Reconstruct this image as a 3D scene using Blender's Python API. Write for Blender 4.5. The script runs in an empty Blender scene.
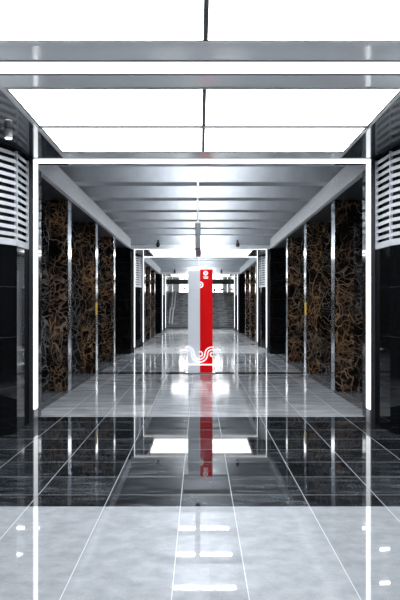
import bpy, bmesh, math, random
from mathutils import Vector, Matrix
random.seed(7)
S = bpy.context.scene
COL = S.collection
PI = math.pi
EYE = 1.45

# ------------------------------------------------------------------ helpers
def link(o, parent=None):
    COL.objects.link(o)
    if parent is not None:
        o.parent = parent
    return o

def tag(o, label=None, cat=None, group=None, kind=None):
    if label: o['label'] = label
    if cat: o['category'] = cat
    if group: o['group'] = group
    if kind: o['kind'] = kind
    return o

def thing(name, label, cat, loc=(0, 0, 0), group=None, rot=(0, 0, 0)):
    o = bpy.data.objects.new(name, None)
    o.empty_display_size = 0.1
    o.location = loc
    o.rotation_euler = rot
    link(o)
    return tag(o, label, cat, group)

class MB:
    def __init__(self):
        self.bm = bmesh.new()
        self.mi = 0
    def _face(self, vs):
        try:
            f = self.bm.faces.new(vs)
            f.material_index = self.mi
            return f
        except ValueError:
            return None
    def box(self, x0, x1, y0, y1, z0, z1):
        v = [self.bm.verts.new(p) for p in
             ((x0, y0, z0), (x1, y0, z0), (x1, y1, z0), (x0, y1, z0),
              (x0, y0, z1), (x1, y0, z1), (x1, y1, z1), (x0, y1, z1))]
        for q in ((0, 3, 2, 1), (4, 5, 6, 7), (0, 1, 5, 4), (1, 2, 6, 5), (2, 3, 7, 6), (3, 0, 4, 7)):
            self._face([v[i] for i in q])
        return self
    def quad(self, *pts):
        self._face([self.bm.verts.new(p) for p in pts])
        return self
    def prism(self, pts, z0, z1):
        """vertical prism over a closed (x, y) outline"""
        a = [self.bm.verts.new((x, y, z0)) for x, y in pts]
        b = [self.bm.verts.new((x, y, z1)) for x, y in pts]
        n = len(pts)
        for i in range(n):
            j = (i + 1) % n
            self._face([a[i], a[j], b[j], b[i]])
        self._face(a[::-1]); self._face(b)
        return self
    def prism_xz(self, pts, y0, y1):
        a = [self.bm.verts.new((x, y0, z)) for x, z in pts]
        b = [self.bm.verts.new((x, y1, z)) for x, z in pts]
        n = len(pts)
        for i in range(n):
            j = (i + 1) % n
            self._face([a[i], a[j], b[j], b[i]])
        self._face(a); self._face(b[::-1])
        return self
    def tube(self, p, q, r, r2=None, seg=14):
        p = Vector(p); q = Vector(q)
        r2 = r if r2 is None else r2
        d = (q - p).normalized()
        u = d.orthogonal().normalized(); w = d.cross(u)
        A = []; B = []
        for i in range(seg):
            t = 2 * PI * i / seg
            e = u * math.cos(t) + w * math.sin(t)
            A.append(self.bm.verts.new(p + e * r)); B.append(self.bm.verts.new(q + e * r2))
        for i in range(seg):
            j = (i + 1) % seg
            self._face([A[i], A[j], B[j], B[i]])
        self._face(A[::-1]); self._face(B)
        return self
    def lathe(self, prof, c=(0, 0, 0), seg=20):
        """profile of (r, z) turned about the vertical through c"""
        rings = []
        for r, z in prof:
            rings.append([self.bm.verts.new((c[0] + r * math.cos(2 * PI * i / seg),
                                             c[1] + r * math.sin(2 * PI * i / seg), c[2] + z)) for i in range(seg)])
        for a, b in zip(rings, rings[1:]):
            for i in range(seg):
                j = (i + 1) % seg
                self._face([a[i], a[j], b[j], b[i]])
        self._face(rings[0][::-1]); self._face(rings[-1])
        return self
    def ribbon(self, path, w, y0, y1):
        """a flat bar of width w following a path of (x, z) points, between depths y0 and y1"""
        n = len(path); L = []; R = []
        for i in range(n):
            a = Vector(path[max(i - 1, 0)]); b = Vector(path[min(i + 1, n - 1)])
            d = (b - a).normalized(); nn = Vector((-d.y, d.x)) * (w / 2)
            p = Vector(path[i])
            L.append(p + nn); R.append(p - nn)
        for i in range(n - 1):
            self.prism_xz([(L[i].x, L[i].y), (R[i].x, R[i].y), (R[i + 1].x, R[i + 1].y), (L[i + 1].x, L[i + 1].y)], y0, y1)
        return self
    def obj(self, name, mat, parent=None, bevel=0, smooth=False, loc=None):
        bm = self.bm
        bmesh.ops.recalc_face_normals(bm, faces=bm.faces)
        me = bpy.data.meshes.new(name)
        bm.to_mesh(me); bm.free()
        for m in (mat if isinstance(mat, (list, tuple)) else [mat]):
            me.materials.append(m)
        o = bpy.data.objects.new(name, me)
        link(o, parent)
        if loc: o.location = loc
        if smooth:
            for p in me.polygons: p.use_smooth = True
            me.set_sharp_from_angle(angle=math.radians(38))
        if bevel:
            b = o.modifiers.new('bevel', 'BEVEL'); b.width = bevel; b.segments = 2; b.limit_method = 'ANGLE'
        return o

def struct(name, mb, mat, bevel=0):
    o = mb.obj(name, mat, None, bevel)
    o['kind'] = 'structure'
    return o

# ------------------------------------------------------------------ materials
class NT:
    def __init__(self, name):
        self.m = bpy.data.materials.new(name)
        self.m.use_nodes = True
        self.t = self.m.node_tree
        self.b = self.t.nodes['Principled BSDF']
    def n(self, kind, **kw):
        nd = self.t.nodes.new(kind)
        for k, v in kw.items():
            if k in nd.inputs: nd.inputs[k].default_value = v
            else: setattr(nd, k, v)
        return nd
    def l(self, a, b): self.t.links.new(a, b)
    def math(self, op, a, b=None, c=None):
        nd = self.t.nodes.new('ShaderNodeMath'); nd.operation = op
        for i, v in enumerate((a, b, c)):
            if v is None: continue
            if isinstance(v, (int, float)): nd.inputs[i].default_value = v
            else: self.l(v, nd.inputs[i])
        return nd.outputs[0]
    def ramp(self, fac, stops):
        nd = self.t.nodes.new('ShaderNodeValToRGB')
        el = nd.color_ramp.elements
        while len(el) < len(stops): el.new(0.5)
        for e, (p, c) in zip(el, stops):
            e.position = p
            e.color = (*c, 1) if len(c) == 3 else c
        self.l(fac, nd.inputs[0])
        return nd.outputs[0]
    def mix(self, fac, a, b, blend='MIX'):
        nd = self.t.nodes.new('ShaderNodeMix'); nd.data_type = 'RGBA'; nd.blend_type = blend
        for i, v in ((0, fac), (6, a), (7, b)):
            if isinstance(v, (int, float)): nd.inputs[i].default_value = v
            elif isinstance(v, tuple): nd.inputs[i].default_value = (*v, 1)
            else: self.l(v, nd.inputs[i])
        return nd.outputs[2]
    def coords(self, scale=(1, 1, 1), offset=None):
        tc = self.n('ShaderNodeTexCoord'); mp = self.n('ShaderNodeMapping')
        mp.inputs['Scale'].default_value = scale
        self.l(tc.outputs['Object'], mp.inputs['Vector'])
        if offset is not None: self.l(offset, mp.inputs['Location'])
        return mp.outputs[0]

def plain(name, col, rough=0.5, metal=0.0, var=0.06, scale=6, spec=None, bump=0.0):
    """a plain finish with a slight uneven tone"""
    k = NT(name)
    nz = k.n('ShaderNodeTexNoise', Scale=scale, Detail=4.0)
    k.l(k.coords(), nz.inputs['Vector'])
    c1 = tuple(max(0, c * (1 - var)) for c in col); c2 = tuple(min(1, c * (1 + var)) for c in col)
    k.l(k.ramp(nz.outputs['Fac'], [(0.3, c1), (0.7, c2)]), k.b.inputs['Base Color'])
    k.b.inputs['Roughness'].default_value = rough
    k.b.inputs['Metallic'].default_value = metal
    if spec is not None: k.b.inputs['Specular IOR Level'].default_value = spec
    return k.m

def lamp(name, col, strength):
    k = NT(name)
    k.b.inputs['Base Color'].default_value = (0.8, 0.8, 0.8, 1)
    k.b.inputs['Emission Color'].default_value = (*col, 1)
    k.b.inputs['Emission Strength'].default_value = strength
    k.b.inputs['Roughness'].default_value = 0.4
    return k.m

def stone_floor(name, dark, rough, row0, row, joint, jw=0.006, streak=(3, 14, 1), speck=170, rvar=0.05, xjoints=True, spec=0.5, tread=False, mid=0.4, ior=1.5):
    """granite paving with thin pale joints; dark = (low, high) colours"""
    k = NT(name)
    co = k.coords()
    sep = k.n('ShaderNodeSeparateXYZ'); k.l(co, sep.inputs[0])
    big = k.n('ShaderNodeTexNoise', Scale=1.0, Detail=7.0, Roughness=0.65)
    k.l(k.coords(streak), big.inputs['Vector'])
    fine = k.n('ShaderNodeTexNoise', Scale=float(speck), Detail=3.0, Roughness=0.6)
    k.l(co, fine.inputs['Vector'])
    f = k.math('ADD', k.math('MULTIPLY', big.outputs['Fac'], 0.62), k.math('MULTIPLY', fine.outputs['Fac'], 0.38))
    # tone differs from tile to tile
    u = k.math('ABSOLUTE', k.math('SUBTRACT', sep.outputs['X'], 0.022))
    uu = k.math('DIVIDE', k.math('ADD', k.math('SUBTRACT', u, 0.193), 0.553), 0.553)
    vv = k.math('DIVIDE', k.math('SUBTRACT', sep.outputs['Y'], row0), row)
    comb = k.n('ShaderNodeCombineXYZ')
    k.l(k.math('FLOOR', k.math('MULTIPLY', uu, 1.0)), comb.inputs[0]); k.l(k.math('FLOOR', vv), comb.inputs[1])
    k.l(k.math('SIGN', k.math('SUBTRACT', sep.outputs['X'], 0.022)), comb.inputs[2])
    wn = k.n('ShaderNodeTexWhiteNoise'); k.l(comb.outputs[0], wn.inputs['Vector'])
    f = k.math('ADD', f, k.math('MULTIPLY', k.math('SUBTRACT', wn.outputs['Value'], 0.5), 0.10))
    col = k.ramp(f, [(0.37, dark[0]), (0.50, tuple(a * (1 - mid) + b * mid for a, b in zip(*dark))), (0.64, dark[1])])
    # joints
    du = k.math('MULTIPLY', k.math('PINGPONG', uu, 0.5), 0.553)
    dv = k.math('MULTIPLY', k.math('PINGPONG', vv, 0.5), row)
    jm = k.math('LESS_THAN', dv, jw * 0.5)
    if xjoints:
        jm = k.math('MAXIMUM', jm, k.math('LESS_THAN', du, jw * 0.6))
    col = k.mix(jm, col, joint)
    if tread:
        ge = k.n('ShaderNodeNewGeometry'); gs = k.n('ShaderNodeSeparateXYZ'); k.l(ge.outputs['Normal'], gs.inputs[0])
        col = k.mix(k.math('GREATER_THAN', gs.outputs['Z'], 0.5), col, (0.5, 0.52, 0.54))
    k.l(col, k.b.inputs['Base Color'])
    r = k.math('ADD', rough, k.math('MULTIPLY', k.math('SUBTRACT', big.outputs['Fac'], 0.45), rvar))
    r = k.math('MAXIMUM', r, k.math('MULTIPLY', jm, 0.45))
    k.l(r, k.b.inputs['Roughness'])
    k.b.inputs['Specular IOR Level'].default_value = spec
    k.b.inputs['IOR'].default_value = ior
    return k.m

def marble(name, tint, vein_a, vein_b, amount):
    """near-black forest marble crossed by tangled branching veins"""
    k = NT(name)
    oi = k.n('ShaderNodeObjectInfo')
    rnd = k.n('ShaderNodeCombineXYZ')
    for i, m in enumerate((37.0, 91.0, 53.0)):
        k.l(k.math('MULTIPLY', oi.outputs['Random'], m), rnd.inputs[i])
    co = k.coords((1, 1, 0.8), rnd.outputs[0])
    warp = k.n('ShaderNodeTexNoise', Scale=1.9, Detail=3.0, Roughness=0.55); k.l(co, warp.inputs['Vector'])
    vm = k.n('ShaderNodeVectorMath', operation='SCALE'); k.l(warp.outputs['Color'], vm.inputs[0]); vm.inputs['Scale'].default_value = 0.5
    va = k.n('ShaderNodeVectorMath', operation='ADD'); k.l(co, va.inputs[0]); k.l(vm.outputs[0], va.inputs[1])
    def veins(scale, w, sx):
        mp = k.n('ShaderNodeMapping'); mp.inputs['Scale'].default_value = sx; k.l(va.outputs[0], mp.inputs['Vector'])
        v = k.n('ShaderNodeTexVoronoi', feature='DISTANCE_TO_EDGE', Scale=scale); k.l(mp.outputs[0], v.inputs['Vector'])
        return k.ramp(v.outputs['Distance'], [(0.0, (1, 1, 1)), (w, (0.6, 0.6, 0.6)), (w * 1.8, (0, 0, 0))])
    v1 = veins(4.2, 0.022, (1.3, 1, 0.75)); v2 = veins(6.4, 0.028, (0.7, 1, 1.7)); v3 = veins(13.0, 0.05, (1, 1, 1))
    def mask(sc, lo, hi, off):
        mp = k.n('ShaderNodeMapping'); mp.inputs['Location'].default_value = (off, off, off); k.l(co, mp.inputs['Vector'])
        nz = k.n('ShaderNodeTexNoise', Scale=sc, Detail=2.0); k.l(mp.outputs[0], nz.inputs['Vector'])
        return k.ramp(nz.outputs['Fac'], [(lo, (0, 0, 0)), (hi, (1, 1, 1))])
    body = k.n('ShaderNodeTexNoise', Scale=2.4, Detail=8.0, Roughness=0.72); k.l(va.outputs[0], body.inputs['Vector'])
    base = k.ramp(body.outputs['Fac'], [(0.36, (0.003, 0.003, 0.003)), (0.54, (0.009, 0.008, 0.008)), (0.66, tint), (0.8, tuple(c * 1.9 for c in tint))])
    hue = k.n('ShaderNodeTexNoise', Scale=1.6, Detail=2.0); k.l(co, hue.inputs['Vector'])
    vcol = k.ramp(hue.outputs['Fac'], [(0.42, vein_a), (0.58, vein_b)])
    vf = k.math('MAXIMUM', k.math('MULTIPLY', v1, mask(1.6, 0.38, 0.52, 3.0)), k.math('MAXIMUM', k.math('MULTIPLY', v2, mask(2.1, 0.40, 0.58, 9.0)), k.math('MULTIPLY', v3, k.math('MULTIPLY', mask(2.6, 0.45, 0.62, 15.0), 0.6))))
    vf = k.math('MULTIPLY', vf, amount)
    k.l(k.mix(vf, base, vcol), k.b.inputs['Base Color'])
    k.b.inputs['Roughness'].default_value = 0.10
    return k.m

def black_granite(name):
    k = NT(name)
    co = k.coords()
    nz = k.n('ShaderNodeTexNoise', Scale=120.0, Detail=3.0); k.l(co, nz.inputs['Vector'])
    sep = k.n('ShaderNodeSeparateXYZ'); k.l(co, sep.inputs[0])
    zz = k.math('MULTIPLY', k.math('PINGPONG', k.math('DIVIDE', k.math('SUBTRACT', sep.outputs['Z'], 0.53), 0.575), 0.5), 0.575)
    j = k.math('LESS_THAN', zz, 0.0022)
    col = k.ramp(nz.outputs['Fac'], [(0.4, (0.0015, 0.0018, 0.0022)), (0.75, (0.006, 0.007, 0.008))])
    k.l(k.mix(j, col, (0.035, 0.038, 0.044)), k.b.inputs['Base Color'])
    k.b.inputs['Roughness'].default_value = 0.05
    return k.m

M = {}
M['panel'] = lamp('luminous ceiling panel', (0.97, 0.985, 1.0), 7.5)
M['strip'] = lamp('light strip diffuser', (0.95, 0.98, 1.0), 2.3)
M['head_strip'] = lamp('header light strip diffuser', (0.95, 0.98, 1.0), 1.7)
M['tube'] = lamp('fluorescent tube', (0.93, 0.97, 1.0), 75.0)
M['soffit'] = plain('glossy dark blue grey soffit panel', (0.05, 0.062, 0.075), 0.07, 0, 0.05, 2, 0.7)
M['band'] = plain('glossy light grey ceiling panel', (0.88, 0.91, 0.95), 0.10, 0, 0.03, 1.5, 0.6)
M['side_soffit'] = plain('dark blue grey side ceiling', (0.075, 0.088, 0.10), 0.28)
M['white'] = plain('matt white ceiling paint', (0.62, 0.645, 0.68), 0.7)
M['rib'] = plain('grey white cross beam paint', (0.54, 0.565, 0.60), 0.7)
M['beam'] = plain('pale grey beam paint', (0.88, 0.89, 0.91), 0.55, 0, 0.12, 22)
M['frame'] = plain('white lacquered aluminium', (0.78, 0.80, 0.82), 0.35, 0.1)
M['alu'] = plain('satin aluminium', (0.55, 0.58, 0.62), 0.28, 0.9)
M['post'] = plain('dark satin portal metal', (0.035, 0.038, 0.045), 0.35, 0.3)
M['bar'] = plain('dull grey joint bar', (0.09, 0.095, 0.10), 0.5)
M['steel'] = plain('polished stainless steel', (0.62, 0.65, 0.69), 0.14, 1.0)
M['dark'] = plain('dark anthracite metal', (0.02, 0.022, 0.026), 0.4, 0.3)
M['blackwall'] = plain('dark unlit wall stone', (0.012, 0.014, 0.017), 0.3)
M['slat'] = plain('pale grey louvre metal', (0.50, 0.53, 0.57), 0.4, 0.3)
M['granite'] = black_granite('polished black granite cladding')
M['marble'] = marble('brown forest marble', (0.055, 0.032, 0.020), (0.32, 0.23, 0.17), (0.40, 0.23, 0.125), 0.9)
M['marble_dark'] = marble('dark forest marble', (0.032, 0.032, 0.036), (0.29, 0.285, 0.29), (0.30, 0.20, 0.13), 0.85)
M['light_floor'] = stone_floor('pale grey granite paving', ((0.26, 0.28, 0.305), (0.40, 0.425, 0.46)), 0.02, 4.36, 30.0, (0.44, 0.465, 0.50), 0.0035, (7, 9, 1), 120, 0.0, True, 0.5, False, 0.45, 2.25)
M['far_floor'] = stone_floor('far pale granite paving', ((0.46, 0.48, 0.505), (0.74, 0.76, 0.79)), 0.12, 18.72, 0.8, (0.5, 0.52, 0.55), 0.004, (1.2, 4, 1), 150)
M['mid_floor'] = stone_floor('grey granite paving', ((0.24, 0.26, 0.285), (0.60, 0.63, 0.665)), 0.08, 8.1, 0.8, (0.42, 0.44, 0.47), 0.005, (1.6, 6, 1), 150)
M['dark_floor'] = stone_floor('dark polished granite paving', ((0.001, 0.0015, 0.002), (0.066, 0.075, 0.086)), 0.03, 4.63, 0.49, (0.22, 0.235, 0.255), 0.006, (3, 12, 1), 60, 0.03, True, 0.13, False, 0.18)
M['side_floor'] = stone_floor('dark side paving', ((0.09, 0.10, 0.115), (0.22, 0.24, 0.265)), 0.2, 4.63, 0.49, (0.20, 0.22, 0.24), 0.004, (3, 10, 1), 90, 0.03, True, 0.25)
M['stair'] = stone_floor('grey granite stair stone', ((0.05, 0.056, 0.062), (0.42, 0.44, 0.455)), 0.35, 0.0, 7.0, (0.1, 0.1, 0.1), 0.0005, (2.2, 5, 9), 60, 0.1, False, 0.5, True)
M['red'] = plain('red enamel', (0.86, 0.001, 0.003), 0.55, 0, 0.02, 6, 0.15)
M['grey'] = plain('pale grey enamel', (0.60, 0.635, 0.69), 0.45, 0, 0.02)
def add_glow(m, col, e):
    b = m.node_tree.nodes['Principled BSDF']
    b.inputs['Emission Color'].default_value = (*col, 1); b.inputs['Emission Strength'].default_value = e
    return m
# soft emission added to the pylon faces, ornament and collar to lift their brightness
add_glow(M['red'], (1.0, 0.0, 0.004), 0.08)
add_glow(M['grey'], (0.86, 0.92, 1.0), 0.20)
M['pylonwhite'] = add_glow(plain('white film with added glow', (0.88, 0.89, 0.9), 0.45), (1, 1, 1), 0.65)
M['signgrey'] = plain('grey sign enamel', (0.20, 0.215, 0.24), 0.4)
M['whitepaint'] = plain('white enamel', (0.85, 0.86, 0.88), 0.4)
M['yellow'] = plain('yellow marker film', (0.75, 0.45, 0.02), 0.45)
M['signred'] = plain('red sign plate', (0.5, 0.03, 0.03), 0.5)
M['daylight'] = lamp('daylit glazing', (1.0, 1.0, 1.0), 4.0)

# ------------------------------------------------------------------ layout
PORTALS = [4.60, 7.54, 19.00, 22.00, 33.40, 36.40]
SOF = 3.29                       # level of the low soffits
HIGH = 4.05                      # level of the high ceiling over the colonnades
RIB = 3.60                       # underside of the cross beams
FX = 2.27                        # outer face of the long side beams
YB, YE = -3.0, 50.0

# ------------------------------------------------------------------ floor
fl = MB()
mats = [M['light_floor'], M['mid_floor'], M['dark_floor'], M['side_floor'], M['far_floor']]
def fq(mi, x0, x1, y0, y1):
    fl.mi = mi
    fl.quad((x0, y0, 0), (x1, y0, 0), (x1, y1, 0), (x0, y1, 0))
E = 2.25
fq(0, -7, 7, YB, 4.36)
fq(2, -7, 7, 4.36, 7.92)
fq(1, -E, E, 7.92, 12.98); fq(2, -E, E, 12.98, 13.34); fq(1, -E, E, 13.34, 18.72)
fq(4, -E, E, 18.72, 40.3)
for s in (-1, 1):
    fq(3, *sorted((s * E, s * 7)), 7.92, 40.3)
fl.mi = 3
fl.quad((-7, 40.3, 0), (7, 40.3, 0), (7, YE, 0), (-7, YE, 0))
struct('floor', fl, mats)

# ------------------------------------------------------------------ ceilings, walls
LOW = [(YB, 7.78), (18.88, 22.24), (33.28, 40.0)]
HI = [(7.78, 18.88), (22.24, 33.28)]
for a, b in LOW:
    struct('ceiling', MB().box(-1.715, 1.715, a, b, SOF, SOF + 0.12), M['band'])
    for s in (-1, 1):
        struct('ceiling', MB().box(*sorted((s * 1.716, s * 2.062)), a, b, SOF, SOF + 0.12), M['soffit'])
        struct('ceiling', MB().box(*sorted((s * 2.066, s * 7)), a, b, SOF, SOF + 0.12), M['soffit'])
for a, b in HI:
    struct('ceiling', MB().box(-3.3, 3.3, a, b, HIGH, HIGH + 0.12), M['white'])
    for s in (-1, 1):
        struct('ceiling', MB().box(*sorted((s * FX, s * 7)), a, b, SOF, SOF + 0.12), M['side_soffit'])
n = 0
for a, b in HI:
    for s in (-1, 1):
        n += 1
        struct('trim_%d' % n, MB().box(*sorted((s * 2.19, s * (FX - 0.002))), a + 0.002, b - 0.002, SOF, RIB - 0.002), M['beam'])
        n += 1
        struct('trim_%d' % n, MB().box(*sorted((s * 3.2, s * 3.3)), a + 0.002, b - 0.002, SOF + 0.121, HIGH - 0.002), M['rib'])
    # upstands that close the high ceiling against the low soffits
    for y0, y1 in ((a - 0.10, a), (b, b + 0.10)):
        n += 1
        struct('trim_%d' % n, MB().box(-3.3, 3.3, y0, y1, SOF + 0.122, HIGH - 0.002), M['white'])
    n += 1
    struct('trim_%d' % n, MB().box(-2.188, 2.188, b - 0.006, b, SOF - 0.012, SOF + 0.11), M['beam'])
    n += 1
    struct('trim_%d' % n, MB().box(-2.188, 2.188, b - 0.012, b - 0.007, SOF - 0.02, SOF + 0.02), M['beam'])
struct('wall_left', MB().box(-7.15, -7.002, YB, YE, 0, 6), M['blackwall'])
struct('wall_right', MB().box(7.002, 7.15, YB, YE, 0, 6), M['blackwall'])
struct('wall_back', MB().box(-7, 7, YB - 0.15, YB - 0.002, 0, 6), M['blackwall'])

# ------------------------------------------------------------------ luminous ceilings
def luminous(y0, y1, label):
    t = thing('ceiling_light', label, 'ceiling light', (0.010, (y0 + y1) / 2, SOF))
    hx, hy = 1.695, (y1 - y0) / 2
    f = MB(); w = 0.022; wf = 0.055
    f.box(-hx, hx, -hy, -hy + w, -0.010, -0.002).box(-hx, hx, hy - wf, hy, -0.010, -0.002)
    f.box(-hx, -hx + w, -hy + w, hy - wf, -0.010, -0.002).box(hx - w, hx, -hy + w, hy - wf, -0.010, -0.002)
    f.obj('frame', M['frame'], t)
    MB().box(-hx + w, hx - w, -hy + w, hy - wf, -0.0045, -0.002).obj('backing', M['dark'], t)
    tb = MB().box(-hx + w + 0.002, hx - w - 0.002, -0.012, 0.012, -0.024, -0.005).obj('cross_bar', M['bar'], t)
    tag(tb, 'thin grey joint bar')
    g = 0.017; i = w + 0.024; yf = hy - wf - 0.03; yn = hy - w - 0.006
    for sx in (-1, 1):
        for sy in (-1, 1):
            MB().box(*sorted((sx * g, sx * (hx - i))), *((g * 1.7, yf) if sy > 0 else (-yn, -g * 1.7)), -0.009, -0.005).obj('diffuser', M['panel'], t)
    return t
luminous(2.06, 4.20, 'white luminous ceiling panel closest to the viewer, cut off by the top of the photo')
luminous(5.03, 7.14, 'large white luminous ceiling panel just in front of the first full bright portal')
luminous(19.46, 21.57, 'white luminous ceiling panel in the second lit bay, above and behind the pylon')
luminous(33.86, 35.94, 'small far white luminous ceiling panel nearest the stairs')

# ------------------------------------------------------------------ bright portals
PL = ['bright light strip portal nearest the viewer, only its ceiling strip in the photo',
      'tall bright light strip portal framing the front of the colonnade',
      'bright light strip portal behind the pylon, at the end of the first colonnade',
      'bright light strip portal just beyond the second luminous panel',
      'far light strip portal at the end of the second colonnade',
      'farthest light strip portal, last before the stairs']
for yc, lab in zip(PORTALS, PL):
    t = thing('light_portal', lab, 'light portal', (0, yc, 0))
    for s in (-1, 1):
        post = MB().box(*sorted((s * 2.093, s * 2.140)), -0.125, 0.125, 0.0, SOF - 0.002).obj('post', M['post'], t)
        MB().box(*sorted((s * 2.0865, s * 2.0925)), -0.085, 0.085, 0.001, 0.174).obj('base_plate', M['alu'], post)
        MB().box(*sorted((s * 2.086, s * 2.0925)), -0.085, 0.085, 0.175, SOF - 0.012).obj('light_strip', M['strip'], post)
    hd = MB().box(-2.092, 2.092, 0.111, 0.135, SOF - 0.012, SOF - 0.002).box(-2.092, 2.092, -0.125, 0.11, SOF - 0.004, SOF - 0.002).obj('header', M['dark'], t)
    MB().box(-2.085, 2.085, -0.105, 0.108, SOF - 0.010, SOF - 0.0045).obj('light_strip', M['head_strip'], hd)

# ------------------------------------------------------------------ black pillars with louvred heads
# outline of the right-hand pillar of a portal whose lit bay lies towards the viewer (x, y - portal)
REST = [(2.275, -0.86), (2.50, -1.10), (2.80, -1.20), (3.10, -1.10), (3.34, -0.86), (3.46, -0.59), (3.46, 0.48)]
OUTLINE = {1: [(2.145, 0.48), (2.145, -0.10), (2.176, -0.59)] + REST, -1: [(2.145, 0.48), (2.145, -0.10), (2.146, -0.59)] + REST}
LB = 2.16
def inset(pts, d):
    cx = sum(p[0] for p in pts) / len(pts); cy = sum(p[1] for p in pts) / len(pts)
    out = []
    n = len(pts)
    for i in range(n):
        p0 = Vector(pts[i - 1]); p1 = Vector(pts[i]); p2 = Vector(pts[(i + 1) % n])
        n1 = Vector((-(p1 - p0).y, (p1 - p0).x)).normalized(); n2 = Vector((-(p2 - p1).y, (p2 - p1).x)).normalized()
        if n1.dot(Vector((cx, cy)) - p1) < 0: n1 = -n1
        if n2.dot(Vector((cx, cy)) - p1) < 0: n2 = -n2
        b = (n1 + n2).normalized()
        out.append(tuple(p1 + b * (d / max(0.3, b.dot(n1)))))
    return out
def pillar(side, portal, lit, label):
    """lit = -1 when the lit bay lies nearer than the portal, +1 when it lies beyond"""
    cx = side * 2.80
    OUT = OUTLINE[side]
    t = thing('pillar', label, 'pillar', (cx, portal, 0))
    T = lambda pts: [(side * x - cx, -lit * y) for x, y in pts]
    # full cladding below, and the plain half on the colonnade side up to the soffit
    MB().prism(T(OUT), 0.001, LB - 0.002).obj('cladding', M['granite'], t, 0.006)
    upper = [(2.145, 0.48), (2.145, -0.13), (3.46, -0.13), (3.46, 0.48)]
    MB().prism(T(upper), LB - 0.001, SOF - 0.033).obj('upper_cladding', M['granite'], t, 0.004)
    core = [p for p in inset(OUT, 0.075)]
    core = [(x, min(y, -0.132)) for x, y in core]
    MB().prism(T(core), LB, SOF - 0.034).obj('core', M['dark'], t)
    # louvres follow the rounded outline
    line = [(2.145, -0.135)] + OUT[2:9] + [(3.46, -0.135)]
    ins = inset(OUT, 0.05)
    iline = [(2.195, -0.135)] + ins[2:9] + [(3.41, -0.135)]
    L = T(line); I = T(iline)
    sl = MB()
    def band(mb, z0o, z1o, z0i, z1i):
        for k in range(len(L) - 1):
            a, b, c, d = L[k], L[k + 1], I[k + 1], I[k]
            v = [mb.bm.verts.new(p) for p in ((*a, z0o), (*b, z0o), (*c, z0i), (*d, z0i), (*a, z1o), (*b, z1o), (*c, z1i), (*d, z1i))]
            for q in ((0, 3, 2, 1), (4, 5, 6, 7), (0, 1, 5, 4), (2, 3, 7, 6), (1, 2, 6, 5), (3, 0, 4, 7)):
                mb._face([v[i] for i in q])
    N = 12; z0 = LB + 0.075; st = (SOF - 0.045 - z0) / N
    for k in range(N):
        z = z0 + st * k + 0.030
        band(sl, z, z + 0.042, z + 0.036, z + 0.050)
    g = sl.obj('louvres', M['slat'], t)
    r = MB(); band(r, LB, LB + 0.072, LB, LB + 0.072); r.obj('bottom_rail', M['slat'], g)
    r = MB()
    for (x, y), (xi, yi) in list(zip(L, I)):
        e = Vector((x - xi, y - yi)).normalized()
        p = Vector((x, y)) + e * 0.004; q = Vector((-e.y, e.x)) * 0.012
        r.prism([tuple(p - q), tuple(p + q), tuple(p + q - e * 0.03), tuple(p - q - e * 0.03)], LB + 0.001, SOF - 0.036)
    r.obj('mullions', M['slat'], g)
    return t
for i, lit in ((1, -1), (2, 1), (3, -1), (4, 1), (5, -1)):
    for s in (-1, 1):
        sd = 'left' if s < 0 else 'right'
        lab = {1: 'big rounded black granite pillar with pale louvred head at the %s edge of the photo' % sd,
               2: 'plain black granite pillar front at the end of the first marble row, %s side' % sd,
               3: 'distant black pillar with pale louvred head just before the third bright portal, %s side' % sd,
               4: 'small far black pillar at the end of the second marble row, %s side' % sd,
               5: 'farthest narrow black pillar beside the last bright portal, %s side' % sd}[i]
        pillar(s, PORTALS[i], lit, lab)

# ------------------------------------------------------------------ marble columns
ORD = ['first', 'second', 'third']
def column(s, y, label, marker):
    w = 1.10; d = 0.25
    cx = s * (2.29 + w / 2)
    t = thing('marble_column', label, 'column', (cx, y, 0))
    xi = -s * w / 2                       # edge towards the passage
    xm = xi + s * 0.33
    xo = s * w / 2
    for a, b, mm in ((xi + s * 0.008, xm - s * 0.001, M['marble']), (xm + s * 0.001, xo, M['marble_dark'])):
        MB().box(*sorted((a, b)), 0, d, 0.001, SOF - 0.002).obj('marble_slab', mm, t, 0.003)
    e = MB().box(*sorted((xi - s * 0.004, xi + s * 0.0075)), -0.006, d + 0.006, 0.001, SOF - 0.003).obj('metal_edge', M['steel'], t, 0.002)
    tag(e, 'polished steel edge strip')
    if marker:
        k = MB().box(*sorted((xi - s * 0.0065, xi + s * 0.0075)), -0.009, d * 0.7, 1.27, 1.55).obj('marker_strip', M['yellow'], e)
        tag(k, 'yellow marker on steel edge')
rows = [(10.30, 13.05, 15.80), (24.70, 27.45, 30.20)]
for r, ys in enumerate(rows):
    for k, y in enumerate(ys):
        for s in (-1, 1):
            sd = 'left' if s < 0 else 'right'
            if r == 0:
                lab = 'brown veined marble column, %s of the three in the near %s row' % (('nearest and largest', 'middle', 'last')[k], sd)
            else:
                lab = 'small distant brown marble column beyond the pylon, %s of the three on the far %s' % (ORD[k], sd)
            column(s, y, lab, r == 0 and k == 1)

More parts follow.
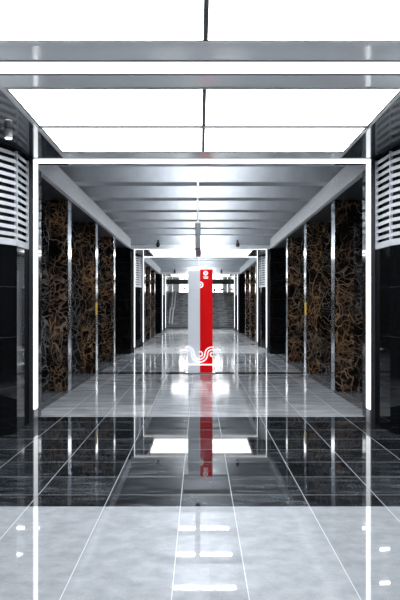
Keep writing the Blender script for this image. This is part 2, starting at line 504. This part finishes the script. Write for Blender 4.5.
# ------------------------------------------------------------------ cross beams and the tubes between them
NUM = ['first', 'second', 'third', 'fourth', 'fifth', 'sixth', 'seventh', 'eighth']
def rib_run(ys, where):
    for k, y in enumerate(ys):
        o = MB().box(-3.18, 3.18, 0, 0.34, 0, HIGH - RIB - 0.002).obj('ceiling_beam', M['rib'], None, 0.008, loc=(0, y, RIB))
        tag(o, 'white painted cross beam, %s from the front over the %s' % (NUM[k], where), 'ceiling beam')
        yl = y + 0.66
        tube_thing(0.06, yl, HIGH - 0.002, 'fluorescent tube hidden behind the %s white cross beam over the %s' % (NUM[k], where), 0.356 if k in (1, 2, 3) else 0.29)
def tube_thing(x, y, z, label, drop=0.356):
    t = thing('tube_light', label, 'tube light', (x, y, z))
    MB().box(-0.62, 0.62, -0.04, 0.04, -0.05, 0).obj('housing', M['whitepaint'], t, 0.004)
    for sx in (-0.59, 0.59):
        MB().box(sx - 0.012, sx + 0.012, -0.018, 0.018, -drop - 0.02, -0.051).obj('socket', M['whitepaint'], t)
    MB().tube((-0.575, 0, -drop), (0.575, 0, -drop), 0.022).obj('tube', M['tube'], t, smooth=True)
rib_run([8.85 + 1.48 * k for k in range(7)], 'near colonnade')
rib_run([23.30 + 1.48 * k for k in range(7)], 'far colonnade')

# ------------------------------------------------------------------ hanging signs seen edge on
def hanging_sign(y0, y1, label, ra, rb):
    x = -0.062
    t = thing('hanging_sign', label, 'sign', (x, y0, 2.46))
    L = y1 - y0
    MB().box(-0.030, 0.030, 0.03, L - 0.03, 0.0, 0.43).obj('lightbox', M['signgrey'], t, 0.004)
    MB().box(-0.043, 0.043, 0, 0.029, 0.0, 0.43).obj('end_cap', M['signgrey'], t, 0.006)
    MB().box(-0.043, 0.043, L - 0.029, L, 0.0, 0.43).obj('end_cap', M['signgrey'], t, 0.006)
    MB().box(-0.045, 0.045, -0.006, L + 0.006, -0.022, -0.001).obj('bottom_rail', M['dark'], t)
    MB().box(-0.05, 0.05, -0.006, L + 0.006, 0.431, 0.455).obj('top_rail', M['whitepaint'], t)
    for r in (ra, rb):
        MB().tube((0, r - y0, 0.4555), (0, r - y0, RIB - 2.46 - 0.001), 0.014).obj('rod', M['whitepaint'], t, smooth=True)
hanging_sign(10.30, 11.86, 'grey sign box hung edge-on from white rods over the near passage', 10.33, 11.81)
hanging_sign(24.74, 26.30, 'distant grey sign box hung on a rod, mostly hidden behind the pylon', 24.78, 26.26)

# ------------------------------------------------------------------ security cameras
def camera_unit(x, y, label):
    t = thing('security_camera', label, 'security camera', (x, y, 3.33))
    MB().box(-0.03, 0.03, -0.010, -0.001, 0.13, 0.23).tube((0, -0.011, 0.18), (0, -0.14, 0.18), 0.012).obj('bracket', M['dark'], t)
    b = MB().lathe([(0.02, 0.20), (0.022, 0.15), (0.05, 0.12), (0.062, 0.05), (0.055, 0.03)], (0, -0.14, 0)).obj('body', M['dark'], t, smooth=True)
    MB().lathe([(0.05, 0.029), (0.043, 0.005), (0.022, -0.012), (0.006, -0.016)], (0, -0.14, 0)).obj('dome', M['granite'], b, smooth=True)
for x, y, lab in ((-1.33, 18.8735, 'dark camera hanging from the ceiling before the pylon portal, left of the pylon'),
                  (1.16, 18.8735, 'dark camera hanging from the ceiling before the pylon portal, right of the pylon'),
                  (-1.40, 33.2735, 'tiny far dark camera under the far ceiling, left of the pylon top'),
                  (1.18, 33.2735, 'tiny far dark camera under the far ceiling, right of the pylon top')):
    camera_unit(x, y, lab)
# ------------------------------------------------------------------ surface spotlight on the left soffit
t = thing('ceiling_spotlight', 'small pale cylinder downlight on the dark soffit at the upper left', 'spotlight', (-2.012, 6.22, SOF))
MB().lathe([(0.040, -0.001), (0.041, -0.085), (0.036, -0.09)], seg=24).obj('housing', M['frame'], t, smooth=True)
MB().lathe([(0.033, -0.0905), (0.033, -0.094)], seg=24).obj('lens', M['panel'], t)

# ------------------------------------------------------------------ pylon
PY = 13.10
PX = 600.0 / PY                    # photo pixels per metre at the pylon, used to size the drawing
def pp(px, py):                    # a point of the drawing on the pylon, photo pixel -> local (x, z)
    return ((px - 199.5) / PX - 0.032, EYE - (py - 307) / PX)
t = thing('information_pylon', 'tall red and pale grey information pylon with white looping ornament standing mid passage', 'pylon', (0, PY, 0))
x0, _ = pp(188, 0); xm, _ = pp(200, 0); x1, _ = pp(212.6, 0)
D = 0.22
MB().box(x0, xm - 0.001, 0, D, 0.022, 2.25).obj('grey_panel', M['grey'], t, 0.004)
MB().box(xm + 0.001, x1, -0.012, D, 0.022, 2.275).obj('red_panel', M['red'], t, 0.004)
MB().prism([(x0 - 0.06, 0.02), (x0 - 0.03, -0.09), (x1 + 0.03, -0.09), (x1 + 0.06, 0.02), (x1 + 0.06, 0.2), (x1 + 0.03, 0.31), (x0 - 0.03, 0.31), (x0 - 0.06, 0.2)], 0.001, 0.021).obj('base_plate', M['alu'], t)
c = MB()
zc = 0.185
xa, xb = x0 - 0.08, x1 + 0.08
for q in ((xa, xb, -0.10, -0.0135), (xa, xb, D + 0.001, D + 0.10), (xa, x0 - 0.001, -0.0135, D + 0.001), (x1 + 0.001, xb, -0.0135, D + 0.001)):
    c.box(*q, zc, zc + 0.024)
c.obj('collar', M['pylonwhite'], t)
# looping ornament: three ribbons that fall from the left, loop under and rise to the right
def arc(cx, cy, r, a0, a1, n=18):
    return [(cx + r * math.cos(math.radians(a0 + (a1 - a0) * i / n)), cy - r * math.sin(math.radians(a0 + (a1 - a0) * i / n))) for i in range(n + 1)]
orn = MB()
C0 = (187.4, 354.0); C1 = (199.6, 354.0); C2 = (211.8, 354.0)
for r0, xl, xr in ((4.2, 179.2, 221.0), (6.9, 185.3, 214.0)):
    ru = 12.2 - r0
    path = [(xl, 354.0 - r0)] + arc(*C0, r0, 90, 0) + arc(*C1, ru, 180, 360)[1:] + arc(*C2, r0, 180, 90)[1:] + [(xr, 354.0 - r0)]
    orn.ribbon([pp(*p) for p in path], 0.023, -0.026, -0.0125)
orn.ribbon([pp(*p) for p in arc(200.1, 353.9, 2.4, -120, 120)], 0.023, -0.026, -0.0125)
orn.ribbon([pp(*p) for p in arc(212.2, 354.4, 1.9, 90, 270)], 0.022, -0.026, -0.0125)
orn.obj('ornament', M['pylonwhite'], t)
o2 = MB()
o2.ribbon([pp(*p) for p in arc(200.1, 284.8, 2.7, -90, 90)], 0.026, -0.020, -0.0125)
o2.prism_xz([pp(*p) for p in arc(200.1, 284.8, 1.1, -90, 90)], -0.020, -0.0125)
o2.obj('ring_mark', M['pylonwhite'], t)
em = MB()
em.prism_xz([pp(*p) for p in arc(205.6, 273.2, 2.35, 0, 354, 30)], -0.017, -0.0125)
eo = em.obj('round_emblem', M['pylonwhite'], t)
mm = MB()
for a, b in (((204.5, 274.6), (204.9, 272.0)), ((204.9, 272.0), (205.6, 274.0)), ((205.6, 274.0), (206.3, 272.0)), ((206.3, 272.0), (206.7, 274.6))):
    mm.ribbon([pp(*a), pp(*b)], 0.009, -0.019, -0.0172)
mm.obj('emblem_mark', M['red'], eo)
ln = MB()
for j, zz in enumerate((277.0, 278.3)):
    for i in range(5 - j):
        px = 203.3 + j * 0.5 + i * 1.02
        a = pp(px, zz + 0.42); b = pp(px + 0.82, zz - 0.42)
        ln.box(a[0], b[0], -0.016, -0.0125, a[1], b[1])
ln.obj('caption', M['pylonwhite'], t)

# ------------------------------------------------------------------ stairs at the far end
SY, RISE, GO = 40.30, 0.153, 0.32
st = thing('staircase', 'wide grey stone stairs rising at the far end of the passage', 'staircase', (0, SY, 0))
y = 0.0
LAND = 1.3
for k in range(17):
    g = GO + (LAND if k == 7 else 0)
    yend = (16 * GO + LAND + GO + 3.6) if k == 16 else y + g - 0.001
    if k < 16:
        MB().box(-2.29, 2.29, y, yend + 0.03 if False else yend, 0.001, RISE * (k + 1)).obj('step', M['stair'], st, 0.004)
    else:
        MB().box(-2.29, 2.29, y, yend, 0.001, RISE * 17).obj('top_landing', M['stair'], st)
    y += g
TOPZ = RISE * 17
YT = SY + y
# marble-lined stair walls, stairwell ceiling and beam
struct('wall_left_stair', MB().box(-2.45, -2.295, 36.9, YE, 0.001, 5.2), M['marble'])
struct('wall_right_stair', MB().box(2.295, 2.45, 36.9, YE, 0.001, 5.2), M['marble'])
n += 1
struct('trim_%d' % n, MB().box(-2.29, 2.29, 45.2, 45.5, 3.17, 3.75), M['dark'])
struct('wall_stair_head', MB().box(-2.29, 2.29, YT + 3.0, YT + 3.02, 4.602, 4.999), M['beam'])
struct('ceiling', MB().box(-2.29, 2.29, 40.0, YE, 5.0, 5.1), M['white'])
tube_thing(-1.1, 41.2, 4.998, 'added fluorescent tube, out of view on the stairwell ceiling, brightening the foot of the stairs, left half')  # the three stairwell tubes are added out of view to brighten the steps
tube_thing(1.1, 41.2, 4.998, 'added fluorescent tube, out of view on the stairwell ceiling, brightening the foot of the stairs, right half')
tube_thing(0.0, 44.2, 4.998, 'added fluorescent tube, out of view on the stairwell ceiling, brightening the upper flight of stairs')
# ramp rails lying on the stairs
rp = bpy.data.objects.new('wheel_ramp', None); rp.location = (-1.98, 0, 0); link(rp, st); rp['label'] = 'pale metal wheel ramp rails'
for dx in (-0.10, 0.10):
    r = MB()
    def seg(ya, za, yb, zb):
        w = 0.045
        for e0, e1, hh in ((-w, w, 0.03), (-w, -w + 0.012, 0.11), (w - 0.012, w, 0.11)):
            v = [r.bm.verts.new(p) for p in ((dx + e0, ya, za), (dx + e1, ya, za), (dx + e1, yb, zb), (dx + e0, yb, zb),
                                             (dx + e0, ya, za + hh), (dx + e1, ya, za + hh), (dx + e1, yb, zb + hh), (dx + e0, yb, zb + hh))]
            for q in ((0, 3, 2, 1), (4, 5, 6, 7), (0, 1, 5, 4), (1, 2, 6, 5), (2, 3, 7, 6), (3, 0, 4, 7)):
                r._face([v[i] for i in q])
    o = 0.02
    seg(0.35, 2 * RISE + o, 7 * GO, 8 * RISE + o + 0.06)
    seg(7 * GO, 8 * RISE + o + 0.06, 8 * GO + LAND - 0.15, 8 * RISE + o + 0.06)
    seg(8 * GO + LAND - 0.15, 8 * RISE + o + 0.06, 16 * GO + LAND + 0.2, TOPZ + o + 0.05)
    r.obj('rail', M['whitepaint'], rp)
# glazed entrance front at the head of the stairs
wy = YT + 3.0
wn = struct('window_1', MB().box(-2.29, 2.29, wy, wy + 0.02, TOPZ + 0.001, 4.6), M['daylight'])
fr = MB()
for x in (-2.25, -1.75, -1.25, -0.65, 0.0, 0.65, 1.2, 1.72, 2.24):
    fr.box(x - 0.03, x + 0.03, wy - 0.06, wy - 0.002, TOPZ + 0.001, 4.98)
fr.box(-2.29, 2.29, wy - 0.06, wy - 0.002, TOPZ + 0.62, TOPZ + 0.66)
fr.box(-2.26, -1.72, wy - 0.05, wy - 0.003, TOPZ + 0.002, 4.5).box(1.9, 2.26, wy - 0.05, wy - 0.003, TOPZ + 0.002, 4.5)
fr.obj('window_frame', M['alu'], wn)
def plate(name, label, x, z, w, h, mat):
    o = MB().box(-w / 2, w / 2, -0.02, 0, -h / 2, h / 2).obj(name, mat, None, loc=(x, wy - 0.062, z))
    tag(o, label, 'sign')
plate('notice_sign', 'small red sign on the far glazing above the stairs, right of the pylon', 1.85, EYE + 1.48, 0.22, 0.17, M['signred'])
plate('notice_sign', 'small black sign on the far glazing above the stairs, close right of the pylon', 1.22, EYE + 1.42, 0.16, 0.26, M['dark'])
plate('notice_sign', 'small dark red sign on the far glazing above the stairs, left of the pylon', -1.28, EYE + 1.52, 0.30, 0.12, M['signred'])

# ------------------------------------------------------------------ world, camera, look
w = bpy.data.worlds.new('World'); S.world = w; w.use_nodes = True
w.node_tree.nodes['Background'].inputs[0].default_value = (0.5, 0.6, 0.75, 1)
w.node_tree.nodes['Background'].inputs[1].default_value = 0.0
cam = bpy.data.cameras.new('camera'); co = bpy.data.objects.new('camera', cam); COL.objects.link(co)
co.location = (-0.032, 0.0, EYE); co.rotation_euler = (PI / 2, 0, 0)
cam.sensor_fit = 'VERTICAL'; cam.sensor_height = 36; cam.sensor_width = 24; cam.lens = 36
cam.shift_y = 7 / 600.0; cam.shift_x = 0.5 / 600.0
cam.clip_start = 0.05; cam.clip_end = 200
S.camera = co
S.view_settings.view_transform = 'Standard'
S.view_settings.look = 'None'
S.view_settings.exposure = 0.22
S.view_settings.gamma = 1.0
S.view_settings.use_curve_mapping = False
